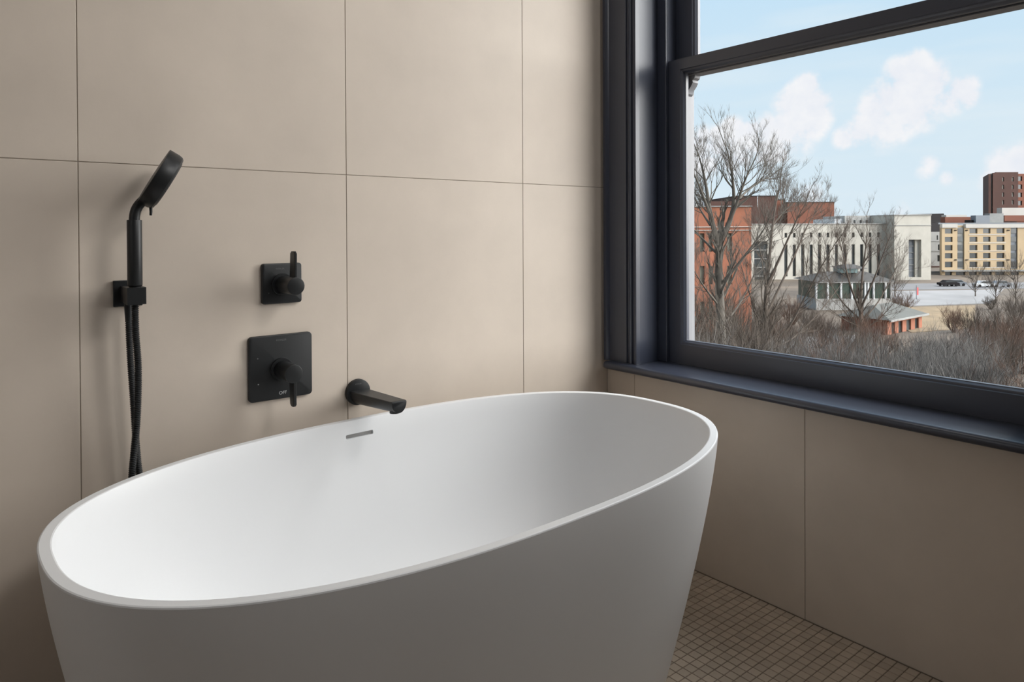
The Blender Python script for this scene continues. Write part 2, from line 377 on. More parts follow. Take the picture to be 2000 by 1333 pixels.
# ------------------------------------------------------------------ bathtub
TX, TY, TA, TB, TN, TR, TH = -0.9891, -0.4646, 0.732, 0.4116, 2.4326, 0.0323, 0.5881
def tub_ring(da, db, z, n=TN, sh=0.0, seg=192):
    r = []
    for k in range(seg):
        t = 2*math.pi*k/seg; c, s = math.cos(t), math.sin(t)
        u = (TA-da)*math.copysign(abs(c)**(2/n), c) + sh; v = (TB-db)*math.copysign(abs(s)**(2/n), s)
        r.append((u*math.cos(TR)-v*math.sin(TR), u*math.sin(TR)+v*math.cos(TR), z))
    return r
rings = []
DB = 0.122
for k in range(31):
    z = 0.0005 + (TH-0.0035)*k/30; q = (1-z/TH)**1.3
    rings.append(tub_ring(DB*q, DB*q, z, sh=0.012*q))
rings += [tub_ring(0.0009, 0.0009, TH-0.001), tub_ring(0.003, 0.003, TH), tub_ring(0.0175, 0.0165, TH), tub_ring(0.0195, 0.0185, TH-0.001), tub_ring(0.0204, 0.0194, TH-0.003)]
ZF = 0.135
for k in range(1, 31):
    th = (math.pi/2)*(k/30)**1.0; m = 2.5
    dd = 1-abs(math.cos(th))**(2/m); zz = (TH-0.003) - (TH-0.003-ZF)*math.sin(th)**(2/m)
    lin = (TH-zz)*0.12
    rings.append(tub_ring(0.0204+lin+0.33*dd*1.25, 0.0194+lin+0.27*dd, zz, n=TN-0.3*dd))
tub_mesh = MB().rings(rings).mesh('bathtub', TUBM)
tub = empty('bathtub', (TX, TY, 0)); tag(tub, 'white oval freestanding bathtub with tapered sides and thin rim', 'bathtub')
shell = link('shell', tub_mesh, tub)
# overflow slot cut through the inner wall
cut = MB().box(-1.0328-TX, -0.9548-TX, -0.11-TY, -0.0705-TY, 0.5440, 0.5545).build('slot_cutter', TUBM, bevel=0.003)
cut.location = (TX, TY, 0); cut.rotation_euler = (0, 0, TR*0.6)
bo = shell.modifiers.new('overflow', 'BOOLEAN'); bo.operation = 'DIFFERENCE'; bo.object = cut; bo.solver = 'EXACT'
bpy.context.view_layer.update()
dg = bpy.context.evaluated_depsgraph_get()
nm = bpy.data.meshes.new_from_object(shell.evaluated_get(dg)); shell.modifiers.clear(); shell.data = nm
nm.polygons.foreach_set('use_smooth', [True]*len(nm.polygons)); nm.set_sharp_from_angle(angle=math.radians(22))
bpy.data.objects.remove(cut)
pl = MB().box(-1.031-TX, -0.957-TX, -0.0735-TY, -0.0715-TY, 0.5445, 0.5540).build('overflow_plate', SLOT, tub); pl.rotation_euler = (0, 0, TR*0.6)
tag(pl, 'brushed steel plate inside the overflow slot')

# ------------------------------------------------------------------ wall fittings
def rrect(w, h, r, n=6):
    p = []
    for cx, cz, a0 in ((w/2-r, h/2-r, 0), (-w/2+r, h/2-r, 90), (-w/2+r, -h/2+r, 180), (w/2-r, -h/2+r, 270)):
        for k in range(n+1):
            a = math.radians(a0+90*k/n); p.append((cx+r*math.cos(a), cz+r*math.sin(a)))
    return p
def text_part(txt, size, loc, parent, material, name='lettering', squash=1.0):
    cu = bpy.data.curves.new(name, 'FONT'); cu.body = txt; cu.size = size; cu.align_x = 'CENTER'; cu.align_y = 'CENTER'; cu.extrude = 0.0001
    o = bpy.data.objects.new(name, cu); col.objects.link(o); bpy.context.view_layer.update()
    me = bpy.data.meshes.new_from_object(o.evaluated_get(bpy.context.evaluated_depsgraph_get()))
    bpy.data.objects.remove(o); bpy.data.curves.remove(cu)
    me.materials.clear(); me.materials.append(material)
    t = link(name, me, parent, loc); t.rotation_euler = (math.pi/2, 0, 0); t.scale = (squash, 1, 1); return t
def plate(parent, w, r, depth, bev):
    p = rrect(w, w, r); p2 = rrect(w-2*bev, w-2*bev, max(r-bev, 0.001)); pm = rrect(w-0.6*bev, w-0.6*bev, max(r-0.3*bev, 0.001))
    return MB().rings([[(x, -0.0002, z) for x, z in p], [(x, -depth+bev, z) for x, z in p], [(x, -depth+0.3*bev, z) for x, z in pm], [(x, -depth, z) for x, z in p2]]).build('plate', BLACK, parent, smooth=35)
def knob(parent, r, y0, y1, dz=0.0):
    def ring(rr, y): return [(rr*math.cos(2*math.pi*k/40), y, dz+rr*math.sin(2*math.pi*k/40)) for k in range(40)]
    MB().rings([ring(r*1.28, y0), ring(r*1.28, y0-0.005), ring(r*1.24, y0-0.006)]).build('collar', BLACK, parent, smooth=35)
    return MB().rings([ring(r*0.97, y0-0.006), ring(r*0.97, y0-0.010), ring(r, y0-0.011), ring(r, y1+0.0015), ring(r-0.0004, y1+0.0005), ring(r-0.0015, y1)]).build('knob', BLACK, parent, smooth=35)
def lever(parent, ya, yb, z0, z1, tw0, tw1, sign):
    """flat blade standing edge-on, thin across, long along the knob; rounded free end"""
    rows = []
    for k in range(14):
        t = k/13; z = z0 + (z1-z0)*t
        end = 1.0 if t < 0.90 else math.sqrt(max(0.0, 1-((t-0.90)/0.10)**2))*0.45+0.55
        hw = (tw0 + (tw1-tw0)*t)/2*(0.7+0.3*end); yy0 = ya; yy1 = yb + (ya-yb)*0.18*t
        c = (yy0+yy1)/2; hd = abs(yy1-yy0)/2*end
        rows.append([(hw*math.copysign(abs(math.cos(a))**0.35, math.cos(a)), c+hd*math.copysign(abs(math.sin(a))**0.35, math.sin(a)), z) for a in [2*math.pi*i/20 for i in range(20)]])
    return MB().rings(rows).build('lever', BLACK, parent, smooth=40)
def dot(parent, x, z, y, r, m):
    return MB().rings([[(x+r*math.cos(2*math.pi*k/12), yy, z+r*math.sin(2*math.pi*k/12)) for k in range(12)] for yy in (y, y-0.0002)]).build('marker_dot', m, parent)
dv = empty('diverter_valve', (-1.1752, 0, 0.9443)); tag(dv, 'small square black valve plate with upright lever, above the larger one', 'valve')
plate(dv, 0.100, 0.007, 0.012, 0.003); knob(dv, 0.0213, -0.012, -0.100, -0.002)
lever(dv, -0.0995, -0.064, 0.012, 0.0812, 0.0062, 0.0074, 1)
text_part('KOHLER', 0.0058, (-0.006, -0.0121, 0.0365), dv, PRINTD)
dot(dv, -0.0345, -0.0225, -0.0121, 0.0011, PRINTD)
mv = empty('mixer_valve', (-1.1787, 0, 0.7370)); tag(mv, 'larger square black valve plate marked OFF with lever hanging down', 'valve')
plate(mv, 0.160, 0.010, 0.010, 0.003); knob(mv, 0.0222, -0.010, -0.090, -0.006)
lever(mv, -0.0895, -0.058, -0.021, -0.0865, 0.0075, 0.0085, -1).location.x = 0.0035
text_part('KOHLER', 0.0068, (0.0, -0.0101, 0.0665), mv, PRINTD)
text_part('OFF', 0.0115, (0.0030, -0.0101, -0.0655), mv, PRINT)
dot(mv, -0.0585, 0.0265, -0.0101, 0.0015, PRINTD); dot(mv, -0.0575, -0.0365, -0.0101, 0.0016, PRINT)
dot(mv, -0.002, -0.0305, -0.0101, 0.0013, PRINTD)

# tub spout
sp = empty('tub_spout', (-0.9700, 0, 0.6420)); tag(sp, 'black wall-mounted tub spout with flat top over the tub rim', 'spout')
def circ(r, y, n=48, cx=0, cz=0): return [(cx+r*math.cos(2*math.pi*k/n), y, cz+r*math.sin(2*math.pi*k/n)) for k in range(n)]
MB().rings([circ(0.0345, -0.0002), circ(0.0345, -0.0095), circ(0.0340, -0.0105), circ(0.0330, -0.011)]).build('escutcheon', BLACK, sp, smooth=35)
def dsec(w, ztop, h, y, n=28):
    p = [(-w/2, y, ztop-0.0012), (-w/2+0.0014, y, ztop), (w/2-0.0014, y, ztop), (w/2, y, ztop-0.0012)]
    for k in range(1, n):
        a = math.pi*k/n; p.append((w/2*math.cos(a), y, ztop-0.003-(h-0.003)*math.sin(a)))
    return p
rows = []
for k in range(25):
    t = k/24; y = -0.0108 - (0.2245-0.0108)*t
    rows.append(dsec(0.0525-0.0115*t, 0.0060+0.0105*t, 0.0370-0.0075*t, y))
rows.append(dsec(0.0405, 0.0155, 0.0285, -0.2265)); rows.append(dsec(0.0380, 0.0145, 0.0265, -0.2272))
MB().rings(rows).build('body', BLACK, sp, smooth=32)
MB().rings([[(x, yy, z) for (x, yy, z) in [(0.0125*math.cos(2*math.pi*k/28), -0.204+0.0125*math.sin(2*math.pi*k/28), zz) for k in range(28)]] for zz in (-0.010, -0.0165)]).build('outlet', BLACK, sp, smooth=35)
text_part('KOHLER', 0.0048, (-0.001, -0.0111, 0.0225), sp, PRINTD)

# hand shower in its bracket, with hose
BX = -1.5160
br = empty('shower_bracket', (BX, 0, 0.9400)); tag(br, 'square black wall bracket holding the hand shower', 'bracket')
MB().box(-0.0285, 0.0285, -0.0075, -0.0002, -0.0285, 0.0285).build('plate', BLACK, br, bevel=0.0015)
MB().box(-0.0150, 0.0150, -0.040, -0.0070, -0.0165, 0.0165).build('arm', BLACK, br, bevel=0.0012)
MB().box(-0.0165, 0.0165, -0.0600, -0.0390, -0.0178, 0.0178).build('swivel', BLACK, br, bevel=0.0012)
# cradle block with a bored socket
hole, outer = 0.0118, 0.0178
def cr(z, f): return [f(2*math.pi*k/48, z) for k in range(48)]
def sq(a, z):
    c, s = math.cos(a), math.sin(a); m = max(abs(c), abs(s)); return (outer*c/m, -0.080+outer*s/m, z)
def ho(a, z): return (hole*math.cos(a), -0.080+hole*math.sin(a), z)
mbc = MB(); ringsC = [cr(-0.0178, ho), cr(-0.0178, sq), cr(0.0178, sq), cr(0.0178, ho), cr(-0.0178, ho)]
mbc.rings(ringsC, False, False); mbc.build('cradle', BLACK, br, smooth=30)
MB().tube([(-0.0042, -0.030, -0.016), (-0.0042, -0.030, -0.022), (-0.0036, -0.030, -0.060)], [0.0082, 0.0082, 0.0066], 24).build('outlet', BLACK, br, smooth=35)
hs = empty('hand_shower', (BX, -0.080, 0.9400)); tag(hs, 'black hand shower with round flat head tilted over the tub', 'shower')
def lathe(pr, n=36): return [[(r*math.cos(2*math.pi*k/n), r*math.sin(2*math.pi*k/n), z) for k in range(n)] for z, r in pr]
MB().rings(lathe([(-0.0185, 0.0085), (-0.016, 0.0105), (0.0188, 0.0114), (0.0205, 0.0130), (0.0215, 0.0141), (0.0225, 0.0144), (0.158, 0.0144), (0.1592, 0.0138), (0.1595, 0.0105)])).build('handle', BLACK, hs, smooth=30)
neck = []; HD = Vector((0.494, 0, 0.869))        # direction of the head's diameter
for k in range(13):
    t = k/12; a = Vector((0, 0, 0.157)); b_ = Vector((0, 0, 0.180)); c_ = Vector((0.006, 0, 0.190)); d_ = Vector((0.0225, 0, 0.206))
    neck.append(a*(1-t)**3 + b_*3*t*(1-t)**2 + c_*3*t*t*(1-t) + d_*t**3)
MB().tube(neck, [0.0105]*13, 24).build('neck', BLACK, hs, smooth=40)
NRM = Vector((-0.862, 0.115, 0.494)).normalized()                 # back face of the head
HD = (HD - NRM*HD.dot(NRM)).normalized()
R1 = 0.0655; HC = Vector((0.0045, 0, 0.1925)) + HD*R1 + Vector((0.0, 0, 0.0045))
Yv = NRM.cross(HD)
def head_ring(r, off, n=64):
    return [HC + NRM*off + HD*(r*math.cos(2*math.pi*k/n)) + Yv*(r*math.sin(2*math.pi*k/n)) for k in range(n)]
MB().rings([head_ring(0.001, 0.0012), head_ring(0.045, 0.0008), head_ring(R1-0.0014, 0.0), head_ring(R1-0.0003, -0.0005), head_ring(R1, -0.0016), head_ring(R1-0.0006, -0.022), head_ring(R1-0.0024, -0.0295), head_ring(R1-0.006, -0.0332), head_ring(R1-0.012, -0.034)]).build('head', BLACK, hs, smooth=28)
fc = MB().rings([head_ring(R1-0.012, -0.0338), head_ring(R1-0.0135, -0.0352), head_ring(0.002, -0.0352)]).build('spray_face', BLACKR, hs, smooth=30)
tb = MB(); q0 = HC + HD*(-R1+0.005) + NRM*(-0.0275)
tb.tube([q0, q0 + Vector((0.0005, 0, -0.010)), q0 + Vector((0.0, 0, -0.019))], [0.0034, 0.0030, 0.0027], 10)
tb.build('spray_tab', BLACK, hs, smooth=40)
def smooth_path(P, n):
    P = [Vector(p) for p in P]; out = []
    P = [P[0]*2-P[1]] + P + [P[-1]*2-P[-2]]
    for i in range(1, len(P)-2):
        for k in range(n):
            t = k/n; a, b, c, d = P[i-1], P[i], P[i+1], P[i+2]
            out.append(0.5*((2*b) + (-a+c)*t + (2*a-5*b+4*c-d)*t*t + (-a+3*b-3*c+d)*t**3))
    out.append(P[-2]); return out
def resample(P, step):
    out = [P[0]]; acc_ = 0.0
    for a, b in zip(P[:-1], P[1:]):
        L = (b-a).length; 
        while acc_ + L >= step:
            t = (step-acc_)/L; a = a + (b-a)*t; L = (b-a).length; acc_ = 0.0; out.append(a.copy())
        acc_ += L
    return out
hp = smooth_path([(BX-0.0002, -0.080, 0.9215), (BX+0.0005, -0.080, 0.86), (BX+0.006, -0.072, 0.78), (BX+0.005, -0.062, 0.68), (BX+0.000, -0.052, 0.60), (BX-0.004, -0.046, 0.54),
                  (BX-0.014, -0.044, 0.38), (BX-0.012, -0.044, 0.26), (BX+0.014, -0.043, 0.20), (BX+0.038, -0.042, 0.27), (BX+0.028, -0.040, 0.42), (BX+0.014, -0.036, 0.54), (BX+0.009, -0.033, 0.60), (BX+0.004, -0.032, 0.70),
                  (BX-0.001, -0.031, 0.80), (BX-0.0036, -0.030, 0.882)], 24)
hp = resample(hp, 0.0008)
hr = [0.0065 + 0.0011*math.sin(2*math.pi*i/5.0) for i in range(len(hp))]
hose = MB().tube(hp, hr, 12).build('shower_hose', BLACKR, smooth=75)
tag(hose, 'black ribbed hose hanging in a loop below the hand shower', 'hose')

# ------------------------------------------------------------------ the city outside
# frame of the view: R to the right, F away from the house, Z up; ground lies well below the room
GZ = -12.7
RH = Vector((math.cos(YAW), -math.sin(YAW), 0)); FH = Vector((math.sin(YAW), math.cos(YAW), 0))
def pos(px, py, D):
    d = ray(px, py); d = d * (D/d.dot(FH)); p = CAM + d
    return d.dot(RH), p.z
def RX(px, D, py=470): return pos(px, py, D)[0]
def ZY(px, py, D): return pos(px, py, D)[1]
def W(R, Fd, Z): 
    p = CAM + RH*R + FH*Fd; return Vector((p.x, p.y, Z))
STONE = mat('pale_limestone', (0.42, 0.395, 0.345), 0.8, var=0.10, scale=0.35, detail=8)
STONE2 = mat('grey_limestone', (0.32, 0.315, 0.30), 0.8, var=0.10, scale=0.4, detail=8)
BRICK1 = mat('orange_brick', (0.29, 0.105, 0.058), 0.85, var=0.22, scale=0.5, detail=9)
BRICK2 = mat('red_brick', (0.165, 0.058, 0.034), 0.85, var=0.15, scale=0.3, detail=9)
BRICK3 = mat('dark_brick', (0.062, 0.026, 0.019), 0.85, var=0.15, scale=0.3, detail=9)
BEIGE = mat('beige_panel', (0.40, 0.30, 0.185), 0.8, var=0.06, scale=0.3)
CREAM = mat('cream_trim', (0.42, 0.40, 0.37), 0.8, var=0.05, scale=0.3)
SLATE = mat('dark_slate', (0.016, 0.014, 0.015), 0.8, var=0.2, scale=1.0, spec=0.15)
GREY = mat('grey_metal', (0.14, 0.155, 0.175), 0.6, var=0.1, scale=0.6)
GREYR = mat('grey_roofing', (0.22, 0.22, 0.21), 0.75, var=0.12, scale=0.7)
SHINGLE = mat('grey_shingle', (0.060, 0.058, 0.056), 0.85, var=0.15, scale=1.2, spec=0.2)
SHEET = mat('weathered_sheet_roof', (0.080, 0.083, 0.078), 0.8, spec=0.2, var=0.12, scale=0.8)
WHITEB = mat('white_metal', (0.50, 0.51, 0.52), 0.6, var=0.05, scale=0.6)
PANEB = mat('far_window_glass', (0.035, 0.042, 0.045), 0.18, var=0.4, scale=0.25, rand=0.35)
PANEG = mat('green_glass', (0.025, 0.045, 0.035), 0.2, var=0.3, scale=0.4, rand=0.3)
TEAL = mat('teal_glazing', (0.16, 0.26, 0.27), 0.3, var=0.1, scale=0.6)
REDP = mat('red_fabric', (0.30, 0.02, 0.02), 0.7, var=0.05)
BARK = mat('grey_bark', (0.085, 0.075, 0.062), 0.9, var=0.3, scale=1.5)
TWIG = mat('brown_twigs', (0.080, 0.062, 0.048), 0.9, var=0.3, scale=0.6)
TWIGR = mat('russet_twigs', (0.105, 0.060, 0.040), 0.9, var=0.35, scale=0.4)
TWIGG = mat('grey_twigs', (0.110, 0.102, 0.095), 0.9, var=0.4, scale=0.5)
SOIL = mat('winter_ground', (0.080, 0.060, 0.043), 0.95, var=0.5, scale=0.12, detail=9)
PALE = mat('pale_paving', (0.185, 0.183, 0.185), 0.85, var=0.15, scale=0.15, detail=7)
STRAW = mat('dry_grass', (0.165, 0.118, 0.066), 0.95, var=0.3, scale=0.3, detail=8)
ASPH = mat('asphalt', (0.115, 0.115, 0.12), 0.9, var=0.15, scale=0.4)

class Bld:
    """a building facing the viewer; sizes read off as widths and heights at its own distance D"""
    def __init__(s, name, px, D, label, group=None, skew=0.0):
        s.skew = skew; s.D = D; s.R0 = RX(px, D); s.root = empty(name, W(s.R0, D, GZ), -YAW); tag(s.root, label, 'building', group)
    def x(s, px, D=None): return RX(px, D or s.D) - s.R0
    def z(s, px, py, D=None): return ZY(px, py, D or s.D) - GZ
    def box(s, name, m, p0, p1, yt, yb, dy, dep, D=None, parent=None):
        D = D or s.D; pc = (p0+p1)/2
        zb = 0.0 if yb is None else s.z(pc, yb, D)
        x0, x1, zt = s.x(p0, D), s.x(p1, D), s.z(pc, yt, D); sl = s.skew*dep if dep > 2.5 else 0.0
        if not sl: return MB().box(x0, x1, dy, dy+dep, zb, zt).build(name, m, parent or s.root)
        return MB().prism([(x0, dy), (x1, dy), (x1+sl, dy+dep), (x0+sl, dy+dep)], lambda u, v, t: (u, v, t), zb, zt).build(name, m, parent or s.root)
    def facade(s, name, m, pm, p0, p1, yt, yb, wins, thick=0.5, dy=0.0, wname='window'):
        """wall pierced by openings [(px0,px1,ytop,ybot)], each glazed by a pane set back in it"""
        pc = (p0+p1)/2; X = lambda p: s.x(p); Zf = lambda y: s.z(pc, y)
        xs = sorted(set([p0, p1] + [v for w_ in wins for v in w_[:2]])); zs_ = sorted(set([yt, yb] + [v for w_ in wins for v in w_[2:4]]))
        mb = MB()
        for a, b in zip(xs[:-1], xs[1:]):
            run = None
            for c, d in list(zip(zs_[:-1], zs_[1:])) + [(None, None)]:
                op = c is None or any(w_[0] <= (a+b)/2 <= w_[1] and w_[2] <= (c+d)/2 <= w_[3] for w_ in wins)
                if not op: run = (run[0] if run else c, d)
                if op and run:
                    mb.box(X(a), X(b), dy, dy+thick, Zf(run[1]), Zf(run[0])); run = None
        mb.build(name, m, s.root)
        for w_ in wins:
            mm = w_[4] if len(w_) > 4 else pm
            mb = MB(); x0, x1, z0, z1 = X(w_[0]), X(w_[1]), Zf(w_[3]), Zf(w_[2])
            mb.box(x0, x1, dy+thick*0.6, dy+thick*0.6+0.05, z0, z1).build(wname, mm, s.root)

# ground, street, grass
tag(MB().box(-400, 1500, -600, 1500, GZ-0.6, GZ).build('ground', SOIL), 'brown winter ground between the trees outside', 'ground', kind='structure')
def slab(name, m, pts, z, label, cat):
    mb = MB(); P = [W(RX(px, D), D, GZ) for px, D in pts]
    n = len(P); mb.add([(p.x, p.y, GZ-0.2) for p in P] + [(p.x, p.y, GZ+z) for p in P], [tuple(range(n)), tuple(range(2*n-1, n-1, -1))] + [(i, (i+1) % n, (i+1) % n+n, i+n) for i in range(n)])
    return tag(mb.build(name, m), label, cat, kind='structure')
slab('street', ASPH, [(1640, 172), (2200, 178), (2200, 160), (1640, 155)], 0.05, 'grey street in front of the beige apartment block', 'street')
slab('plaza', PALE, [(1715, 152), (1960, 156), (1935, 127), (1715, 122)], 0.08, 'pale paved plaza before the street', 'plaza')
slab('lawn', STRAW, [(1690, 120), (1905, 124), (1905, 96), (1780, 92)], 0.06, 'straw-coloured winter lawn behind the small brick house', 'lawn')
slab('car_park', PALE, [(1530, 88), (1670, 90), (1690, 66), (1500, 66)], 0.05, 'pale snow-dusted car park seen between the bare trees', 'car park')

# orange brick building close by on the left
b = Bld('brick_building', 1400, 62, 'orange brick building at the left edge behind the tallest bare tree')
wins = [(1367, 1376, 456, 492), (1384, 1392, 456, 492), (1367, 1376, 520, 556), (1384, 1392, 520, 556), (1420, 1430, 520, 556), (1420, 1430, 456, 492), (1367, 1376, 590, 626), (1384, 1392, 590, 626)]
WCREAM = mat('pale_green_sash', (0.22, 0.24, 0.19), 0.5, var=0.3, scale=0.8)
b.facade('wall', BRICK1, WCREAM, 1240, 1467.5, 404, 700, wins, 0.5)
b.box('wall_core', BRICK1, 1240, 1466.5, 405, None, 0.52, 14)
b.box('base_wall', BRICK1, 1240, 1467.5, 700, None, 0.0, 0.5)
b.box('coping', GREYR, 1240, 1468.3, 402.5, 404.5, -0.15, 15)
b.box('string_course', CREAM, 1240, 1467.8, 443, 444.5, -0.08, 0.1)
b.box('string_course', CREAM, 1240, 1467.8, 449.5, 451, -0.08, 0.1)
for k in range(9): b.box('baluster', WHITEB if k % 2 else GREY, 1346+k*4.6, 1348.2+k*4.6, 394, 403, 3.0, 0.12, 65)
b.box('rail', GREY, 1340, 1388, 392.4, 394, 2.95, 0.25, 65)
for (p0, p1) in ((1370, 1386), (1392, 1412)):
    fw = b.box('bay_window', CREAM, p0, p1, 648, 690, -0.35, 0.4); b.box('pane', PANEG, p0+2, p1-2, 651, 690, -0.40, 0.06, parent=fw)

# long red brick block beyond, stepped parapet
b = Bld('red_brick_block', 1540, 262, 'long red brick block with a stepped roofline above the white building')
b.box('wing', BRICK2, 1538, 1629.5, 395.3, None, 0, 40); b.box('wing', BRICK2, 1519.5, 1538, 390, None, 4, 40)
b.box('wing', BRICK3, 1440, 1519.5, 383.5, None, 1, 40); b.box('wing', BRICK3, 1384, 1440, 393, None, 2, 40)
b.box('coping', SLATE, 1537.6, 1630.3, 394.5, 395.6, -0.2, 40); b.box('coping', SLATE, 1440, 1519.8, 382, 383.8, 0.8, 40); b.box('coping', SLATE, 1519, 1538.2, 388.8, 390.2, 3.8, 40)
b.box('pipe', WHITEB, 1478.6, 1479.6, 384, 405, -0.5, 0.3)

# white limestone building: long front with tall windows, taller end block
b = Bld('limestone_building', 1600, 190, 'long white limestone building with tall narrow windows and a taller end block')
cols = [1535+16.45*k for k in range(13) if 1535+16.45*k < 1722]
wins = [(c-2.6, c+2.6, 455, 464) for c in cols] + [(c-3.2, c+3.2, 478, 540) for c in cols] + [(1473, 1499, 471, 556)]
b.facade('wall', STONE, PANEB, 1440, 1735, 437.5, 560, wins, 0.9)
b.box('wall_core', STONE2, 1440, 1735, 438.5, None, 0.95, 26)
b.box('cornice', STONE2, 1440, 1735, 436.8, 438.4, -0.3, 1.3)
for k in range(4): b.box('transom', STONE2, 1473, 1499, 488+k*17, 489.5+k*17, 0.25, 0.2)
b.box('penthouse', STONE2, 1650, 1737, 421.5, 437, 8, 14, 198); b.box('penthouse', WHITEB, 1633, 1650, 427.5, 437, 9, 14, 198)
for c in (1669, 1681, 1693, 1719): b.box('penthouse_window', PANEB, c-1.6, c+1.6, 430, 436.3, 7.9, 0.15, 198)
b.facade('end_block_wall', STONE, GREY, 1731, 1801, 420.5, 548, [(1758.5, 1782.5, 468, 540)], 2.6, dy=-4.0)
b.box('end_block_core', STONE, 1731, 1801, 421, None, -1.3, 22); b.box('base_wall', STONE2, 1731, 1801, 548, None, -4.0, 2.6)
b.box('coping', STONE2, 1730.3, 1801.7, 419.8, 421.6, -4.25, 24); b.box('ledge', STONE2, 1731, 1801.3, 440, 441, -4.15, 0.2)
for k in range(5): b.box('transom', GREYR, 1758.5, 1775, 480+k*12, 481.2+k*12, -2.7, 0.15)
b.box('window_pier', STONE, 1774.5, 1782.5, 468, 540, -3.1, 0.6)

# grey stone building with slate roofs
b = Bld('slate_roof_building', 1825, 245, 'grey stone building with dark slate roofs between the white block and apartments')
b.facade('wall', STONE2, PANEB, 1798, 1846, 453, 520, [(1810, 1812.6, 460, 469), (1815.6, 1818.2, 460, 469), (1829.5, 1832, 460, 469), (1835, 1837.6, 460, 469), (1812.5, 1816, 478, 489), (1832, 1835.5, 478, 489), (1811.5, 1817, 499, 511), (1831, 1837, 499, 511)], 0.7)
b.box('wall_core', STONE2, 1798, 1846, 454, None, 0.75, 18); b.box('base_wall', BRICK3, 1798, 1846, 520, None, 0, 0.7)
b.box('string_course', GREYR, 1798, 1846, 471, 472, -0.15, 0.2); b.box('string_course', GREYR, 1798, 1846, 490, 491.5, -0.15, 0.2)
def roof(bd, name, m, pts, D, dy, dep, lean=0.0):
    P = [(bd.x(px, D), bd.z(px, py, D)) for px, py in pts]; zb = min(z for _, z in P)
    return MB().prism(P, lambda u, v, t: (u, t + (lean*(v-zb) if t == dy else 0), v), dy, dy+dep).build(name, m, bd.root)
roof(b, 'mansard_roof', SLATE, [(1809, 453.5), (1820, 437), (1826, 434.5), (1846, 434.5), (1846, 453.5)], 245, 0.5, 14, 0.6)
b.box('turret_wall', STONE2, 1796, 1822, 433, 454, 10, 8)
roof(b, 'upper_roof', SLATE, [(1798, 433.5), (1800, 426), (1813, 417.5), (1846, 416.5), (1889, 415.5), (1889, 433.5)], 245, 12, 16, 0.4)

# beige apartment block
b = Bld('apartment_block', 1920, 205, 'beige apartment block with five rows of windows and cream cornice', skew=0.6)
rows_ = [(446.5, 456), (462.5, 472.5), (478.5, 489), (494.5, 504.5), (511, 522)]
wins = []
for (yt, yb) in rows_:
    for (a, c) in ((1845.5, 1860.5), (1893.5, 1909), (1920, 1934.5), (1946.5, 1962), (2010, 2026), (2034, 2050)):
        wins.append((a, c, yt, yb))
shops = [(1846, 1859.5, 531, 548), (1867, 1885.5, 531, 548), (1893, 1908, 531, 548), (1917, 1937, 531, 548), (1944, 1962, 531, 548), (1974, 1990, 531, 548)]
b.facade('wall', BEIGE, PANEB, 1839.5, 2060, 444, 551, wins + shops + [(1870, 1883.5, 443.99, 526, GREYR), (1974, 1987.5, 445, 526, GREY)], 0.7)
b.box('wall_core', BEIGE, 1839.5, 2060, 440, None, 0.75, 18); b.box('base_wall', BEIGE, 1839.5, 2060, 551, None, 0, 0.7)
for (yt, yb) in rows_:
    for (a, c) in ((1871.5, 1881.5), (1975.5, 1986)): b.box('bay_window', PANEB, a, c, yt, yb, 0.25, 0.1)
for (a, c) in ((1839, 1869), (1885, 2060)): b.box('cornice', CREAM, a, c, 437.5, 445, -0.35, 1.2)
b.box('parapet', GREY, 1839, 2060, 435, 437.6, 1.5, 16)
for (yt, yb) in rows_[1:] + [(527, 528)]: b.box('spandrel_band', CREAM, 1892, 1964, yt-4.6, yt-3.2, -0.08, 0.1)
b.box('canopy', GREYR, 1838.5, 2060, 527.5, 530, -1.4, 1.4)
for (a, c) in ((1864, 1868), (1885.5, 1889.5), (1966.5, 1971)):
    b.box('wall_lamp', SLATE, a, c, 449, 451, -0.25, 0.25); b.box('wall_lamp', SLATE, a, c, 507, 509, -0.25, 0.25)
for (m_, a, c, yt, yb, dy) in ((GREY, 1906, 1933, 421, 435.5, 5), (GREYR, 1933, 1960, 417, 435.5, 7), (BRICK2, 1846, 1908, 424, 436, 12), (CREAM, 1848, 1888, 420, 424, 12), (SLATE, 1894, 1906, 430, 436, 6), (BRICK2, 1962, 2000, 421, 432, 14)):
    b.box('roof_unit', m_, a, c, yt, yb, dy, 2.4, 205+dy)
b.box('roof_unit', CREAM, 1957, 2050, 406, 421, 17, 2.4, 222)

# dark brick tower
b = Bld('brick_tower', 1970, 310, 'dark brick high-rise tower at the right edge of the view', skew=0.55)
wins = [(c-1.9, c+1.9, y, y+8.5) for c in (1959, 1978) for y in (346, 361, 376, 391)]
b.facade('wall', BRICK3, STONE, 1945, 1988.5, 336.5, 430, wins, 0.8); b.box('wall_core', BRICK3, 1945, 1988.5, 337, None, 0.85, 24)
b.box('corner_pier', BRICK3, 1937, 1945, 338, None, -0.6, 20); b.box('edge_strip', STONE2, 1935, 1937, 339, None, 0.2, 18); b.box('corner_pier', BRICK3, 1930, 1935, 340, None, -0.2, 20)
b.facade('wing_wall', BRICK2, PANEB, 1988.5, 2050, 339, 430, [(1993, 2001, y, y+9) for y in (344, 360, 376, 392)] + [(2010, 2020, y, y+9) for y in (344, 360, 376, 392)], 0.8, 1.5)  # same brick as the tower; lighter colour paints in the sunlit side
b.box('wing_core', BRICK2, 1988.5, 2050, 340, None, 2.4, 22)

